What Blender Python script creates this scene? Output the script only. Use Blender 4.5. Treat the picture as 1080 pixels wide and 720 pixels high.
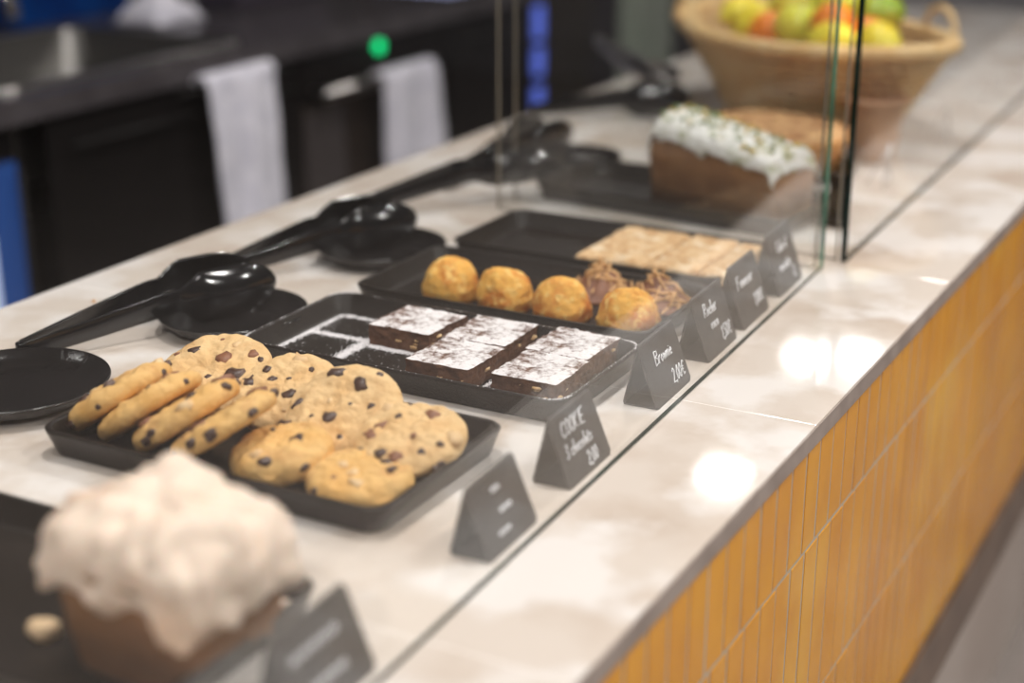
import bpy, bmesh, math, random
from mathutils import Vector, Matrix, Quaternion, noise
for o in list(bpy.data.objects): bpy.data.objects.remove(o)
sc = bpy.context.scene
COL = sc.collection
CT = 0.95                      # height of the counter top above the floor
PI = math.pi
R = math.radians

# ---------------------------------------------------------------- camera
cd = bpy.data.cameras.new('camera')
cam = bpy.data.objects.new('camera', cd); COL.objects.link(cam)
cd.sensor_width = 36; cd.lens = 36 * 1650.23 / 1080
cam.location = (0, 0, CT + .55)
yaw, pitch = .496523, .339419
cam.rotation_euler = (PI / 2 - pitch, 0, yaw)
cd.clip_start = .05; cd.clip_end = 60
cd.dof.use_dof = True
cd.dof.focus_distance = 1.50
cd.dof.aperture_fstop = 1.9
sc.camera = cam
sc.cycles.transparent_max_bounces = 48     # several glass screens stand one behind the other

# ---------------------------------------------------------------- light and exposure
sc.view_settings.view_transform = 'Standard'
sc.view_settings.look = 'None'
sc.view_settings.gamma = 1
sc.view_settings.use_curve_mapping = False
sc.view_settings.exposure = -1.15
w = bpy.data.worlds.new('World'); sc.world = w; w.use_nodes = True
w.node_tree.nodes['Background'].inputs[0].default_value = (.93, .95, 1, 1)
w.node_tree.nodes['Background'].inputs[1].default_value = .05

def area(name, loc, rot, sx, sy, power, color=(1, 1, 1), spread=180):
    l = bpy.data.lights.new(name, 'AREA'); l.shape = 'RECTANGLE'
    l.size = sx; l.size_y = sy; l.energy = power; l.color = color; l.spread = R(spread)
    o = bpy.data.objects.new(name, l); COL.objects.link(o)
    o.location = loc; o.rotation_euler = rot
    return o
LAMPS = [(-1.84, 5.05, 9), (-1.78, 6.53, 9), (-1.98, 6.42, 9), (-1.0, .55, 15), (-.78, 1.25, 36),
         (-.9, 2.75, 46), (.55, .3, 16), (.55, 1.7, 34), (.55, 3.1, 46), (-2.75, 1.0, 6), (-2.75, 5.6, 6), (1.9, 1.0, 72), (1.9, 2.6, 78), (.25, -.9, 40), (-.95, -.7, 34)]  # last two are unseen spots added to light the scene from the front

# ---------------------------------------------------------------- helpers
def tag(o, label=None, cat=None, group=None, kind=None):
    if label: o['label'] = label
    if cat: o['category'] = cat
    if group: o['group'] = group
    if kind: o['kind'] = kind
    return o

def thing(name, label, cat, loc=(0, 0, 0), rz=0, group=None):
    o = bpy.data.objects.new(name, None); COL.objects.link(o)
    o.empty_display_size = .02
    o.location = loc; o.rotation_euler = (0, 0, rz)
    return tag(o, label, cat, group)

def copy_tree(o, parent=None):
    c = o.copy(); COL.objects.link(c); c.parent = parent
    for ch in list(o.children): copy_tree(ch, c)
    return c

def mk(name, V, F, mat, parent=None, smooth=True, loc=None, rot=None):
    me = bpy.data.meshes.new(name)
    me.from_pydata([tuple(v) for v in V], [], F)
    me.validate(); me.update()
    bm = bmesh.new(); bm.from_mesh(me)
    bmesh.ops.recalc_face_normals(bm, faces=bm.faces)
    bm.to_mesh(me); bm.free()
    if smooth:
        for p in me.polygons: p.use_smooth = True
    mats = mat if isinstance(mat, (list, tuple)) else [mat]
    for m in mats: me.materials.append(m)
    o = bpy.data.objects.new(name, me); COL.objects.link(o)
    if parent: o.parent = parent
    if loc: o.location = loc
    if rot: o.rotation_euler = rot
    return o

def bev(o, w=.002, seg=2):
    m = o.modifiers.new('bevel', 'BEVEL'); m.width = w; m.segments = seg; m.limit_method = 'ANGLE'; m.angle_limit = R(40)
    m.harden_normals = False
    return o

def solid(o, t, off=0):
    m = o.modifiers.new('solid', 'SOLIDIFY'); m.thickness = t; m.offset = off
    return o

class MB:
    def __init__(s): s.V = []; s.F = []
    def box(s, x0, x1, y0, y1, z0, z1):
        b = len(s.V)
        s.V += [(x, y, z) for x in (x0, x1) for y in (y0, y1) for z in (z0, z1)]
        s.F += [tuple(b + i for i in f) for f in ((0, 1, 3, 2), (4, 6, 7, 5), (0, 4, 5, 1), (2, 3, 7, 6), (0, 2, 6, 4), (1, 5, 7, 3))]
        return s
    def add(s, V, F):
        b = len(s.V); s.V += [tuple(v) for v in V]; s.F += [tuple(b + i for i in f) for f in F]; return s
    def tube(s, pts, r, n=8, closed=False):
        pts = [Vector(p) for p in pts]; N = len(pts); rings = []
        b = len(s.V)
        up = Vector((0, 0, 1))
        for i, p in enumerate(pts):
            if closed: t = pts[(i + 1) % N] - pts[i - 1]
            else: t = pts[min(i + 1, N - 1)] - pts[max(i - 1, 0)]
            if t.length < 1e-9: t = Vector((1, 0, 0))
            t.normalize()
            a = up.cross(t)
            if a.length < .1: a = Vector((1, 0, 0)).cross(t)
            a.normalize(); c = t.cross(a)
            rr = r[i] if isinstance(r, (list, tuple)) else r
            for k in range(n):
                q = 2 * PI * k / n
                s.V.append(tuple(p + (a * math.cos(q) + c * math.sin(q)) * rr))
        M = N if closed else N - 1
        for i in range(M):
            for k in range(n):
                j = (i + 1) % N
                s.F.append((b + i * n + k, b + i * n + (k + 1) % n, b + j * n + (k + 1) % n, b + j * n + k))
        if not closed:
            s.F.append(tuple(b + k for k in range(n))[::-1]); s.F.append(tuple(b + (N - 1) * n + k for k in range(n)))
        return s
    def lathe(s, prof, n=48, cx=0, cy=0, close=True):
        b = len(s.V)
        for (r, z) in prof:
            for k in range(n):
                q = 2 * PI * k / n
                s.V.append((cx + r * math.cos(q), cy + r * math.sin(q), z))
        for i in range(len(prof) - 1):
            for k in range(n):
                s.F.append((b + i * n + k, b + i * n + (k + 1) % n, b + (i + 1) * n + (k + 1) % n, b + (i + 1) * n + k))
        if close:
            s.F.append(tuple(b + k for k in range(n))[::-1]); e = b + (len(prof) - 1) * n
            s.F.append(tuple(e + k for k in range(n)))
        return s
    def rings(s, rl, cap0=True, cap1=True):
        b = len(s.V); n = len(rl[0])
        for r in rl: s.V += [tuple(v) for v in r]
        for i in range(len(rl) - 1):
            for k in range(n):
                s.F.append((b + i * n + k, b + i * n + (k + 1) % n, b + (i + 1) * n + (k + 1) % n, b + (i + 1) * n + k))
        if cap0: s.F.append(tuple(b + k for k in range(n))[::-1])
        if cap1:
            e = b + (len(rl) - 1) * n; s.F.append(tuple(e + k for k in range(n)))
        return s
    def grid(s, f, nu, nv):
        b = len(s.V)
        for i in range(nu + 1):
            for j in range(nv + 1): s.V.append(tuple(f(i / nu, j / nv)))
        for i in range(nu):
            for j in range(nv):
                a = b + i * (nv + 1) + j
                s.F.append((a, a + nv + 1, a + nv + 2, a + 1))
        return s
    def build(s, name, mat, parent=None, smooth=True, **k): return mk(name, s.V, s.F, mat, parent, smooth, **k)

def nz(x, y, z, sc=1, seed=0): return noise.noise(Vector((x * sc + seed * 7.3, y * sc + seed * 3.1, z * sc + seed * 5.7)))
def fb(x, y, z, sc, seed=0, o=4):
    v = 0; a = 1; t = 0
    for i in range(o): v += a * nz(x, y, z, sc, seed + i); t += a; a *= .5; sc *= 2
    return v / t

# ---------------------------------------------------------------- materials
def mat(name, color, rough=.5, metal=0, color2=None, nscale=20, ramp=(.4, .6), bump=0, bscale=60, coat=0, spec=.5,
        emit=None, estr=0, color3=None, n3scale=8, r3=(.55, .7), detail=4, sheen=0, trans=0, sss=0):
    m = bpy.data.materials.new(name); m.use_nodes = True
    nt = m.node_tree; N = nt.nodes; L = nt.links; p = N['Principled BSDF']
    p.inputs['Base Color'].default_value = (*color, 1)
    p.inputs['Roughness'].default_value = rough
    p.inputs['Metallic'].default_value = metal
    p.inputs['Specular IOR Level'].default_value = spec
    p.inputs['Coat Weight'].default_value = coat
    p.inputs['Coat Roughness'].default_value = .05
    if sss:
        p.inputs['Subsurface Weight'].default_value = sss
        p.inputs['Subsurface Scale'].default_value = .006
    if sheen: p.inputs['Sheen Weight'].default_value = sheen
    if trans: p.inputs['Transmission Weight'].default_value = trans
    tc = N.new('ShaderNodeTexCoord')
    def mixin(prev, c2, scale, rp):
        n = N.new('ShaderNodeTexNoise'); n.inputs['Scale'].default_value = scale; n.inputs['Detail'].default_value = detail
        L.new(tc.outputs['Object'], n.inputs['Vector'])
        r = N.new('ShaderNodeValToRGB'); r.color_ramp.elements[0].position = rp[0]; r.color_ramp.elements[1].position = rp[1]
        L.new(n.outputs['Fac'], r.inputs['Fac'])
        mx = N.new('ShaderNodeMix'); mx.data_type = 'RGBA'
        L.new(r.outputs['Color'], mx.inputs['Factor'])
        if prev is None: mx.inputs['A'].default_value = (*color, 1)
        else: L.new(prev, mx.inputs['A'])
        mx.inputs['B'].default_value = (*c2, 1)
        return mx.outputs['Result']
    out = None
    if color2: out = mixin(None, color2, nscale, ramp)
    if color3: out = mixin(out, color3, n3scale, r3)
    if out: L.new(out, p.inputs['Base Color'])
    if bump:
        n = N.new('ShaderNodeTexNoise'); n.inputs['Scale'].default_value = bscale; n.inputs['Detail'].default_value = 5
        L.new(tc.outputs['Object'], n.inputs['Vector'])
        b = N.new('ShaderNodeBump'); b.inputs['Strength'].default_value = bump; b.inputs['Distance'].default_value = .002
        L.new(n.outputs['Fac'], b.inputs['Height']); L.new(b.outputs['Normal'], p.inputs['Normal'])
    if emit:
        p.inputs['Emission Color'].default_value = (*emit, 1); p.inputs['Emission Strength'].default_value = estr
    return m

M = {}
M['marble'] = mat('polished_marble', (.67, .59, .52), .05, color2=(.55, .45, .37), nscale=7, ramp=(.48, .68), color3=(.78, .73, .69), n3scale=9, r3=(.46, .58), spec=.55, detail=9)
M['marble_edge_shaded'] = mat('marble_edge_shaded', (.40, .33, .29), .3, color2=(.30, .24, .21), nscale=25, ramp=(.4, .65))  # darker marble: shade of the vertical face put into the colour
M['grout'] = mat('grout', (.50, .42, .33), .8)
M['seam'] = mat('pale_seam', (.88, .84, .80), .6)
M['tile'] = mat('amber_tile', (.86, .38, .012), .10, color2=(.74, .29, .006), nscale=9, ramp=(.35, .7), bump=.12, bscale=9, coat=.1, color3=(.92, .47, .03), n3scale=4, spec=.4)
M['skirt'] = mat('brown_strip', (.17, .115, .085), .35, color2=(.12, .08, .06), nscale=10)
M['steel_kick'] = mat('kick_plate', (.62, .55, .50), .28, .35, color2=(.55, .47, .42), nscale=6)
M['tray'] = mat('black_melamine', (.011, .008, .006), .36, bump=.35, bscale=420, color2=(.016, .011, .008), nscale=300, spec=.3)
M['plate'] = mat('black_glaze', (.010, .009, .009), .16, bump=.3, bscale=130, spec=.6)
M['tongs'] = mat('black_plastic', (.006, .006, .007), .13, spec=.6)
M['slate'] = mat('slate_card', (.035, .031, .030), .45, color2=(.05, .044, .042), nscale=30)
M['chalk'] = mat('chalk_ink', (.85, .85, .88), .7)
M['cookie'] = mat('cookie_dough', (.66, .40, .165), .75, color2=(.76, .53, .27), nscale=26, ramp=(.35, .65), bump=1.0, bscale=170, color3=(.50, .25, .075), n3scale=22, r3=(.55, .78))
M['cookie_gold'] = mat('cookie_dough_golden', (.66, .36, .10), .72, color2=(.74, .47, .18), nscale=22, ramp=(.35, .65), bump=1.0, bscale=150, color3=(.46, .20, .05), n3scale=24, r3=(.56, .75))
M['choc'] = mat('dark_chocolate', (.045, .020, .014), .38, color2=(.09, .045, .03), nscale=90)
M['milk'] = mat('milk_chocolate', (.26, .105, .05), .5, color2=(.20, .075, .035), nscale=90)
M['nut'] = mat('nut', (.74, .52, .28), .55, color2=(.60, .36, .16), nscale=60)
M['almond'] = mat('toasted_almond', (.74, .45, .20), .5, color2=(.55, .25, .07), nscale=70, ramp=(.4, .6))
M['coconut'] = mat('toasted_coconut', (.82, .43, .085), .8, color2=(.60, .20, .025), nscale=38, ramp=(.42, .60), bump=1.0, bscale=170, color3=(.84, .52, .15), n3scale=90, r3=(.5, .62))
M['meringue'] = mat('toasted_meringue', (.80, .65, .53), .6, color2=(.66, .42, .27), nscale=14, ramp=(.48, .68), bump=.2, bscale=60, sss=.15)
M['meringue_tip'] = mat('meringue_flake', (.84, .60, .36), .7)
M['loaf'] = mat('loaf_crust', (.25, .11, .038), .75, color2=(.32, .155, .06), nscale=20, bump=.8, bscale=120, color3=(.20, .08, .028), n3scale=9, r3=(.45, .7))
M['icing'] = mat('white_icing', (.90, .88, .86), .5, bump=.6, bscale=160, color2=(.72, .68, .60), nscale=60, ramp=(.5, .7), color3=(.42, .42, .24), n3scale=55, r3=(.52, .66))
M['zest'] = mat('yellow_zest', (.72, .48, .04), .6)
M['seed'] = mat('green_pistachio', (.20, .26, .09), .7)
M['crumble'] = mat('oat_crumble', (.72, .49, .27), .85, color2=(.55, .32, .14), nscale=60, ramp=(.4, .62), bump=1.0, bscale=150, color3=(.83, .68, .48), n3scale=45, r3=(.5, .7))
M['tart'] = mat('tart_crust', (.52, .25, .075), .7, color2=(.40, .16, .04), nscale=20, bump=.6, bscale=90)
M['tart_top'] = mat('tart_crumble', (.60, .36, .16), .8, color2=(.32, .14, .05), nscale=45, ramp=(.4, .6), bump=1, bscale=120)
M['wicker'] = mat('wicker', (.72, .46, .19), .6, color2=(.80, .58, .30), nscale=30, ramp=(.4, .6), bump=.4, bscale=200)
M['wicker_shade'] = mat('wicker_shaded', (.42, .26, .11), .7, color2=(.34, .2, .08), nscale=30)  # darker wicker: shade inside and between the strands put into the colour
M['lemon'] = mat('lemon_skin', (.88, .68, .03), .4, bump=.4, bscale=300, color2=(.80, .70, .06), nscale=12)
M['apple'] = mat('green_apple_skin', (.62, .66, .04), .28, color2=(.80, .70, .08), nscale=9)
M['apple_green'] = mat('apple_skin_darker', (.30, .46, .02), .28, color2=(.62, .42, .03), nscale=9)
M['orange'] = mat('orange_skin', (.86, .24, .015), .4, bump=.5, bscale=300)
M['stem'] = mat('fruit_stem', (.10, .06, .03), .8)
M['terracotta'] = mat('terracotta', (.46, .27, .15), .5, color2=(.40, .22, .12), nscale=20)
M['spice'] = mat('cinnamon_filling', (.36, .12, .03), .8, bump=.8, bscale=120)
M['napkin'] = mat('lavender_paper', (.62, .60, .74), .7)
M['bg_stone'] = mat('dark_worktop', (.085, .075, .080), .22, color2=(.06, .052, .056), nscale=14)
M['bg_cab'] = mat('black_cabinet', (.006, .0045, .0045), .5, spec=.25)
M['bg_brown'] = mat('dark_walnut_panel', (.028, .018, .013), .5, color2=(.02, .012, .009), nscale=12)
M['steel'] = mat('brushed_steel', (.45, .43, .42), .28, 1, color2=(.36, .34, .33), nscale=40)
M['steel_dark'] = mat('sink_steel', (.20, .19, .18), .35, .9)
M['chrome'] = mat('chrome', (.75, .73, .73), .1, 1)
M['towel'] = mat('white_towel', (.86, .83, .92), .95, color2=(.72, .70, .80), nscale=24, bump=.6, bscale=200, sheen=.3)
M['blue'] = mat('blue_plastic', (.01, .20, .90), .4, color2=(.006, .11, .6), nscale=8)
M['blue_glow'] = mat('lit_blue_glass', (.02, .05, .16), .2, emit=(.05, .2, .8), estr=.3)
M['white_glow'] = mat('lit_white_strip', (.5, .6, .8), .3, emit=(.62, .72, 1), estr=1.0)
M['blue_led'] = mat('blue_lamp', (.05, .1, .5), .3, emit=(.16, .24, 1.0), estr=1.6)
M['green_led'] = mat('green_lamp', (.0, .4, .1), .3, emit=(.0, 1.0, .30), estr=3.2)
M['screen'] = mat('window_glint_glow', (.3, .3, .5), .2, emit=(.55, .62, 1), estr=1.4)  # glow that imitates a bluish window reflection, not a real display
M['pillar'] = mat('pale_green_glass', (.42, .46, .38), .2, color2=(.34, .40, .32), nscale=4)
M['wall'] = mat('grey_wall', (.34, .33, .35), .7, color2=(.28, .27, .29), nscale=2)
M['wall_dark'] = mat('dark_wall', (.045, .036, .045), .6, color2=(.035, .028, .034), nscale=2)
M['floor_back'] = mat('shop_floor', (.32, .28, .26), .25, color2=(.26, .23, .21), nscale=3)
M['floor_dark'] = mat('dark_floor', (.03, .025, .023), .4)
M['ceiling'] = mat('ceiling_paint', (.20, .185, .175), .8)
M['lampm'] = mat('lamp_housing', (.6, .6, .6), .4)
M['lens'] = mat('lamp_lens', (1, 1, 1), .4, emit=(1, .97, .92), estr=14)

def glass_mat(name, tint):
    m = bpy.data.materials.new(name); m.use_nodes = True; nt = m.node_tree; N = nt.nodes; L = nt.links
    N.clear(); out = N.new('ShaderNodeOutputMaterial')
    tr = N.new('ShaderNodeBsdfTransparent'); tr.inputs[0].default_value = (*tint, 1)
    gl = N.new('ShaderNodeBsdfGlossy'); gl.inputs['Roughness'].default_value = 0.0
    ge = N.new('ShaderNodeNewGeometry')
    dot = N.new('ShaderNodeVectorMath'); dot.operation = 'DOT_PRODUCT'
    L.new(ge.outputs['Normal'], dot.inputs[0]); L.new(ge.outputs['Incoming'], dot.inputs[1])
    def mth(op, a, b=None):
        n = N.new('ShaderNodeMath'); n.operation = op
        for i, v in enumerate((a, b)):
            if v is None: continue
            if isinstance(v, (int, float)): n.inputs[i].default_value = v
            else: L.new(v, n.inputs[i])
        return n.outputs[0]
    ab = mth('ABSOLUTE', dot.outputs['Value'])
    f = mth('POWER', mth('SUBTRACT', 1.0, ab), 2.2)
    f = mth('ADD', mth('MULTIPLY', f, .31), .02)
    mx = N.new('ShaderNodeMixShader'); L.new(f, mx.inputs[0]); L.new(tr.outputs[0], mx.inputs[1]); L.new(gl.outputs[0], mx.inputs[2])
    L.new(mx.outputs[0], out.inputs['Surface'])
    return m
M['glass'] = glass_mat('clear_glass', (.992, .996, .994))
M['glass_edge'] = mat('glass_edge', (.001, .008, .006), .12, color2=(.002, .02, .014), nscale=14)
M['glass_edge_light'] = mat('glass_edge_pale', (.10, .30, .20), .12, color2=(.03, .12, .08), nscale=10)
M['glass_edge_brown'] = mat('glass_edge_back', (.22, .19, .15), .2)

# brownie: crumb with nut flecks, sugar dusted on top (object space z)
def brownie_mat():
    m = mat('brownie', (.10, .040, .020), .8, color2=(.17, .075, .038), nscale=70, bump=1.0, bscale=160)
    nt = m.node_tree; N = nt.nodes; L = nt.links; p = N['Principled BSDF']
    prev = p.inputs['Base Color'].links[0].from_socket
    tc = N.new('ShaderNodeTexCoord'); sp = N.new('ShaderNodeSeparateXYZ'); L.new(tc.outputs['Object'], sp.inputs[0])
    mr = N.new('ShaderNodeMapRange'); mr.inputs['From Min'].default_value = .0200; mr.inputs['From Max'].default_value = .0216
    L.new(sp.outputs['Z'], mr.inputs['Value'])
    n = N.new('ShaderNodeTexNoise'); n.inputs['Scale'].default_value = 140; n.inputs['Detail'].default_value = 6; n.inputs['Roughness'].default_value = .75
    L.new(tc.outputs['Object'], n.inputs['Vector'])
    n2 = N.new('ShaderNodeTexNoise'); n2.inputs['Scale'].default_value = 30
    L.new(tc.outputs['Object'], n2.inputs['Vector'])
    ad = N.new('ShaderNodeMath'); ad.operation = 'ADD'; L.new(n.outputs['Fac'], ad.inputs[0]); L.new(n2.outputs['Fac'], ad.inputs[1])
    r = N.new('ShaderNodeValToRGB'); r.color_ramp.elements[0].position = .41; r.color_ramp.elements[1].position = .52
    hv = N.new('ShaderNodeMath'); hv.operation = 'MULTIPLY'; hv.inputs[1].default_value = .5; L.new(ad.outputs[0], hv.inputs[0])
    L.new(hv.outputs[0], r.inputs['Fac'])
    m0 = N.new('ShaderNodeMath'); m0.operation = 'MULTIPLY'; L.new(mr.outputs['Result'], m0.inputs[0]); L.new(r.outputs['Color'], m0.inputs[1])
    sn_ = N.new('ShaderNodeSeparateXYZ'); L.new(tc.outputs['Normal'], sn_.inputs[0])
    mn = N.new('ShaderNodeMapRange'); mn.inputs['From Min'].default_value = .55; mn.inputs['From Max'].default_value = .8; L.new(sn_.outputs['Z'], mn.inputs['Value'])
    mu = N.new('ShaderNodeMath'); mu.operation = 'MULTIPLY'; L.new(m0.outputs[0], mu.inputs[0]); L.new(mn.outputs['Result'], mu.inputs[1])
    mx = N.new('ShaderNodeMix'); mx.data_type = 'RGBA'; L.new(mu.outputs[0], mx.inputs['Factor']); L.new(prev, mx.inputs['A'])
    mx.inputs['B'].default_value = (.80, .76, .76, 1)
    L.new(mx.outputs['Result'], p.inputs['Base Color'])
    return m
M['brownie'] = brownie_mat()
M['sugar'] = mat('icing_sugar', (.82, .79, .80), .9)

# ================================================================ THE ROOM
def struct(name, mb, m, **k):
    o = mb.build(name, m, None, False, **k); o['kind'] = 'structure'; return o
struct('floor', MB().box(-3.3, 5, -3, 8.2, -.05, 0), M['floor_back'])
struct('ceiling', MB().box(-3.3, 5, -3, 8.2, 2.85, 2.92), M['ceiling'])
struct('wall_left', MB().box(-3.3, -3.15, -3, 8.2, 0, 2.85), M['wall_dark'])
struct('wall_back', MB().box(-3.15, 5, 8.0, 8.2, 0, 2.85), M['wall'])
struct('trim_1', MB().box(-2.24, -2.16, 4.90, 5.17, 0, 2.2), M['pillar'])     # pale green glazed pillar at the end of the back bar
struct('trim_2', MB().box(-2.9, -2.3, 4.3, 4.8, 0, 2.0), M['bg_brown'])

# ceiling spots, two of them added unseen for frontal fill light
for i, (x, y, pw) in enumerate(LAMPS):
    t = thing('ceiling_spot', 'square recessed ceiling spot', 'ceiling light', (x, y, 2.85), 0, 'square ceiling spots')
    mb = MB()
    for a in (-1, 1):
        mb.box(*(sorted((a * .115, a * .135))), -.135, .135, -.03, 0)
        mb.box(-.115, .115, *(sorted((a * .115, a * .135))), -.03, 0)
    mb.build('housing', M['lampm'], t, False)
    MB().box(-.078, .078, -.078, .078, -.012, -.004).build('lens', M['lens'], t, False)
    area('spot_light', (x, y, 2.80), (0, 0, 0), .15, .15, pw, (1, .965, .93))

# ================================================================ COUNTER
X0, X1 = -1.30, -.387
mb = MB()
ys = [-.2, .30, .80, 1.30, 1.80, 2.30, 2.80, 3.30, 3.80, 4.30]
for a, b in zip(ys[:-1], ys[1:]):
    mb.box(X0, X1, a + .0005, b - .0005, -.02, 0)
wt = mb.build('counter_worktop', M['marble'], None, False, loc=(0, 0, CT))
bev(wt, .0003, 1)
tag(wt, 'long polished cream marble worktop carrying the trays of pastries', 'worktop')
mb = MB().box(X0 + .004, X1 - .004, -.195, 4.295, -.0205, -.0002)
mb.build('slab_joint', M['seam'], wt, False)
mb = MB().box(X1 - .0005, X1 + .0012, -.2, 4.3, -.0197, -.0016)
mb.build('front_edge', M['marble_edge_shaded'], wt, False)['label'] = 'cut edge of the marble, its shade painted greyish brown'

cb = thing('tiled_counter', 'counter front clad in narrow glossy amber yellow tiles', 'counter', (0, 0, 0))
MB().box(X0 + .03, X1 - .02, -.15, 4.28, .43, CT - .021).build('carcass', M['bg_cab'], cb, False)
MB().box(X0 + .06, X1 - .06, -.12, 4.25, .0, .43).build('plinth', M['bg_cab'], cb, False)
MB().box(X1 - .02, X1 - .0036, -.15, 4.28, CT - .52, CT - .021).build('grout_bed', M['grout'], cb, False)
random.seed(3)
mb = MB()
rows = [(-.0215, -.131), (-.131, -.326), (-.326, -.52)]
TW = .0404
for ri, (zt, zb) in enumerate(rows):
    off = 1.048 + [0, .012, -.008, .01][ri] * 1.0
    k0 = int((-.15 - off) / TW)
    y = off + k0 * TW
    while y < 4.25:
        if y > -.14:
            g = .0011
            dx = [random.uniform(-.0005, .0005) for _ in range(4)]
            xs = X1 - .0005 - .003
            a, b, c, d = y + g, y + TW - g, zb + g, zt - g
            base = [(X1 - .006, a, CT + c), (X1 - .006, b, CT + c), (X1 - .006, b, CT + d), (X1 - .006, a, CT + d)]
            e = .0013
            top = [(X1 - .003 + dx[0], a + e, CT + c + e), (X1 - .003 + dx[1], b - e, CT + c + e), (X1 - .003 + dx[2], b - e, CT + d - e), (X1 - .003 + dx[3], a + e, CT + d - e)]
            mb.rings([base, top], cap0=False)
        y += TW
mb.build('tile_cladding', M['tile'], cb, False)
MB().box(X1 - .02, X1 + .003, -.15, 4.28, CT - .615, CT - .521).build('brown_strip', M['skirt'], cb, False)
MB().box(X1 - .045, X1 - .02, -.15, 4.28, .0, CT - .612).build('kick_plate', M['steel_kick'], cb, False)

# ================================================================ GLASS
def pane(name, p0, p1, h, label, e0, e1, th=.0045, group=None):
    p0 = Vector((*p0, 0)); p1 = Vector((*p1, 0)); d = (p1 - p0); L_ = d.length
    t = thing(name, label, 'glass pane', (p0.x, p0.y, CT), math.atan2(d.y, d.x), group)
    q = th / 2; mb = MB(); mb.box(0, L_, -q, q, .0008, h)
    o = mk('glass_sheet', mb.V, mb.F, [M['glass'], M['glass_edge']], t, False)
    for p in o.data.polygons: p.material_index = 0 if abs(p.normal.y) > .5 else 1
    MB().box(-.0006, .0006, -q, q, .0008, h).build('cut_edge', e0, t, False)
    MB().box(L_ - .0006, L_ + .0006, -q, q, .0008, h).build('cut_edge', e1, t, False)
    return t
pane('glass_pane', (-.4845, .30), (-.539, 1.785), .60, 'clear glass screen in front of the cookies and brownies, the nearer one', M['glass_edge'], M['glass_edge_light'])
pane('glass_pane', (-.523, 1.822), (-.580, 4.2), .60, 'clear glass screen in front of the fruit basket, the farther one', M['glass_edge'], M['glass_edge_light'], th=.0075)
pane('glass_pane', (-.546, 1.781), (-1.022, 1.848), .60, 'clear glass divider crossing the counter at the end of the nearer screen', M['glass_edge_brown'], M['glass_edge_brown'])
pane('glass_pane', (-.534, 1.828), (-1.022, 1.896), .60, 'clear glass divider crossing the counter at the start of the farther screen', M['glass_edge_brown'], M['glass_edge_brown'])

# ================================================================ TRAYS
def rrect(x0, x1, y0, y1, r, z, n=6):
    P = []
    for cx, cy, a0 in ((x1 - r, y1 - r, 0), (x0 + r, y1 - r, 90), (x0 + r, y0 + r, 180), (x1 - r, y0 + r, 270)):
        for k in range(n + 1):
            a = R(a0 + 90 * k / n); P.append((cx + r * math.cos(a), cy + r * math.sin(a), z))
    return P
def tray_mesh(lx, ly, h=.026):
    a, b = lx / 2, ly / 2
    def rr(i, z, r): return rrect(-a + i, a - i, -b + i, b - i, r, z)
    mb = MB()
    mb.rings([rr(.011, 0, .014), rr(.008, .002, .016), rr(.0008, h - .003, .02), rr(0, h - .001, .021), rr(.0012, h, .02), rr(.0045, h, .018), rr(.0058, h - .0015, .017),
              rr(.0115, .0075, .012), rr(.0145, .0052, .01), rr(.02, .0048, .008)])
    return mb
def tray(label, cx, cy, lx, ly, rz=0, h=.026, inner_mark=False):
    t = thing('serving_tray', label, 'tray', (cx, cy, CT), R(rz))
    o = tray_mesh(lx, ly, h).build('tray_body', M['tray'], t, True)
    return t

TR = {}
TR['mer'] = tray('black rectangular tray under the meringue topped cake', -.762, .700, .36, .200)
TR['cook'] = tray('black rectangular tray holding the chocolate chip cookies', -.786, 1.012, .358, .208, 0)
TR['brow'] = tray('black rectangular tray dusted with icing sugar holding the brownies', -.772, 1.272, .372, .188, 0)
TR['coco'] = tray('black rectangular tray holding the coconut mounds', -.777, 1.482, .362, .190, 0)
TR['fin'] = tray('black rectangular tray with crumble bars, half empty', -.778, 1.688, .356, .180, 0)
TR['loaf'] = tray('black rectangular tray under the white iced loaf', -.805, 1.988, .39, .185, -6)

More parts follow.
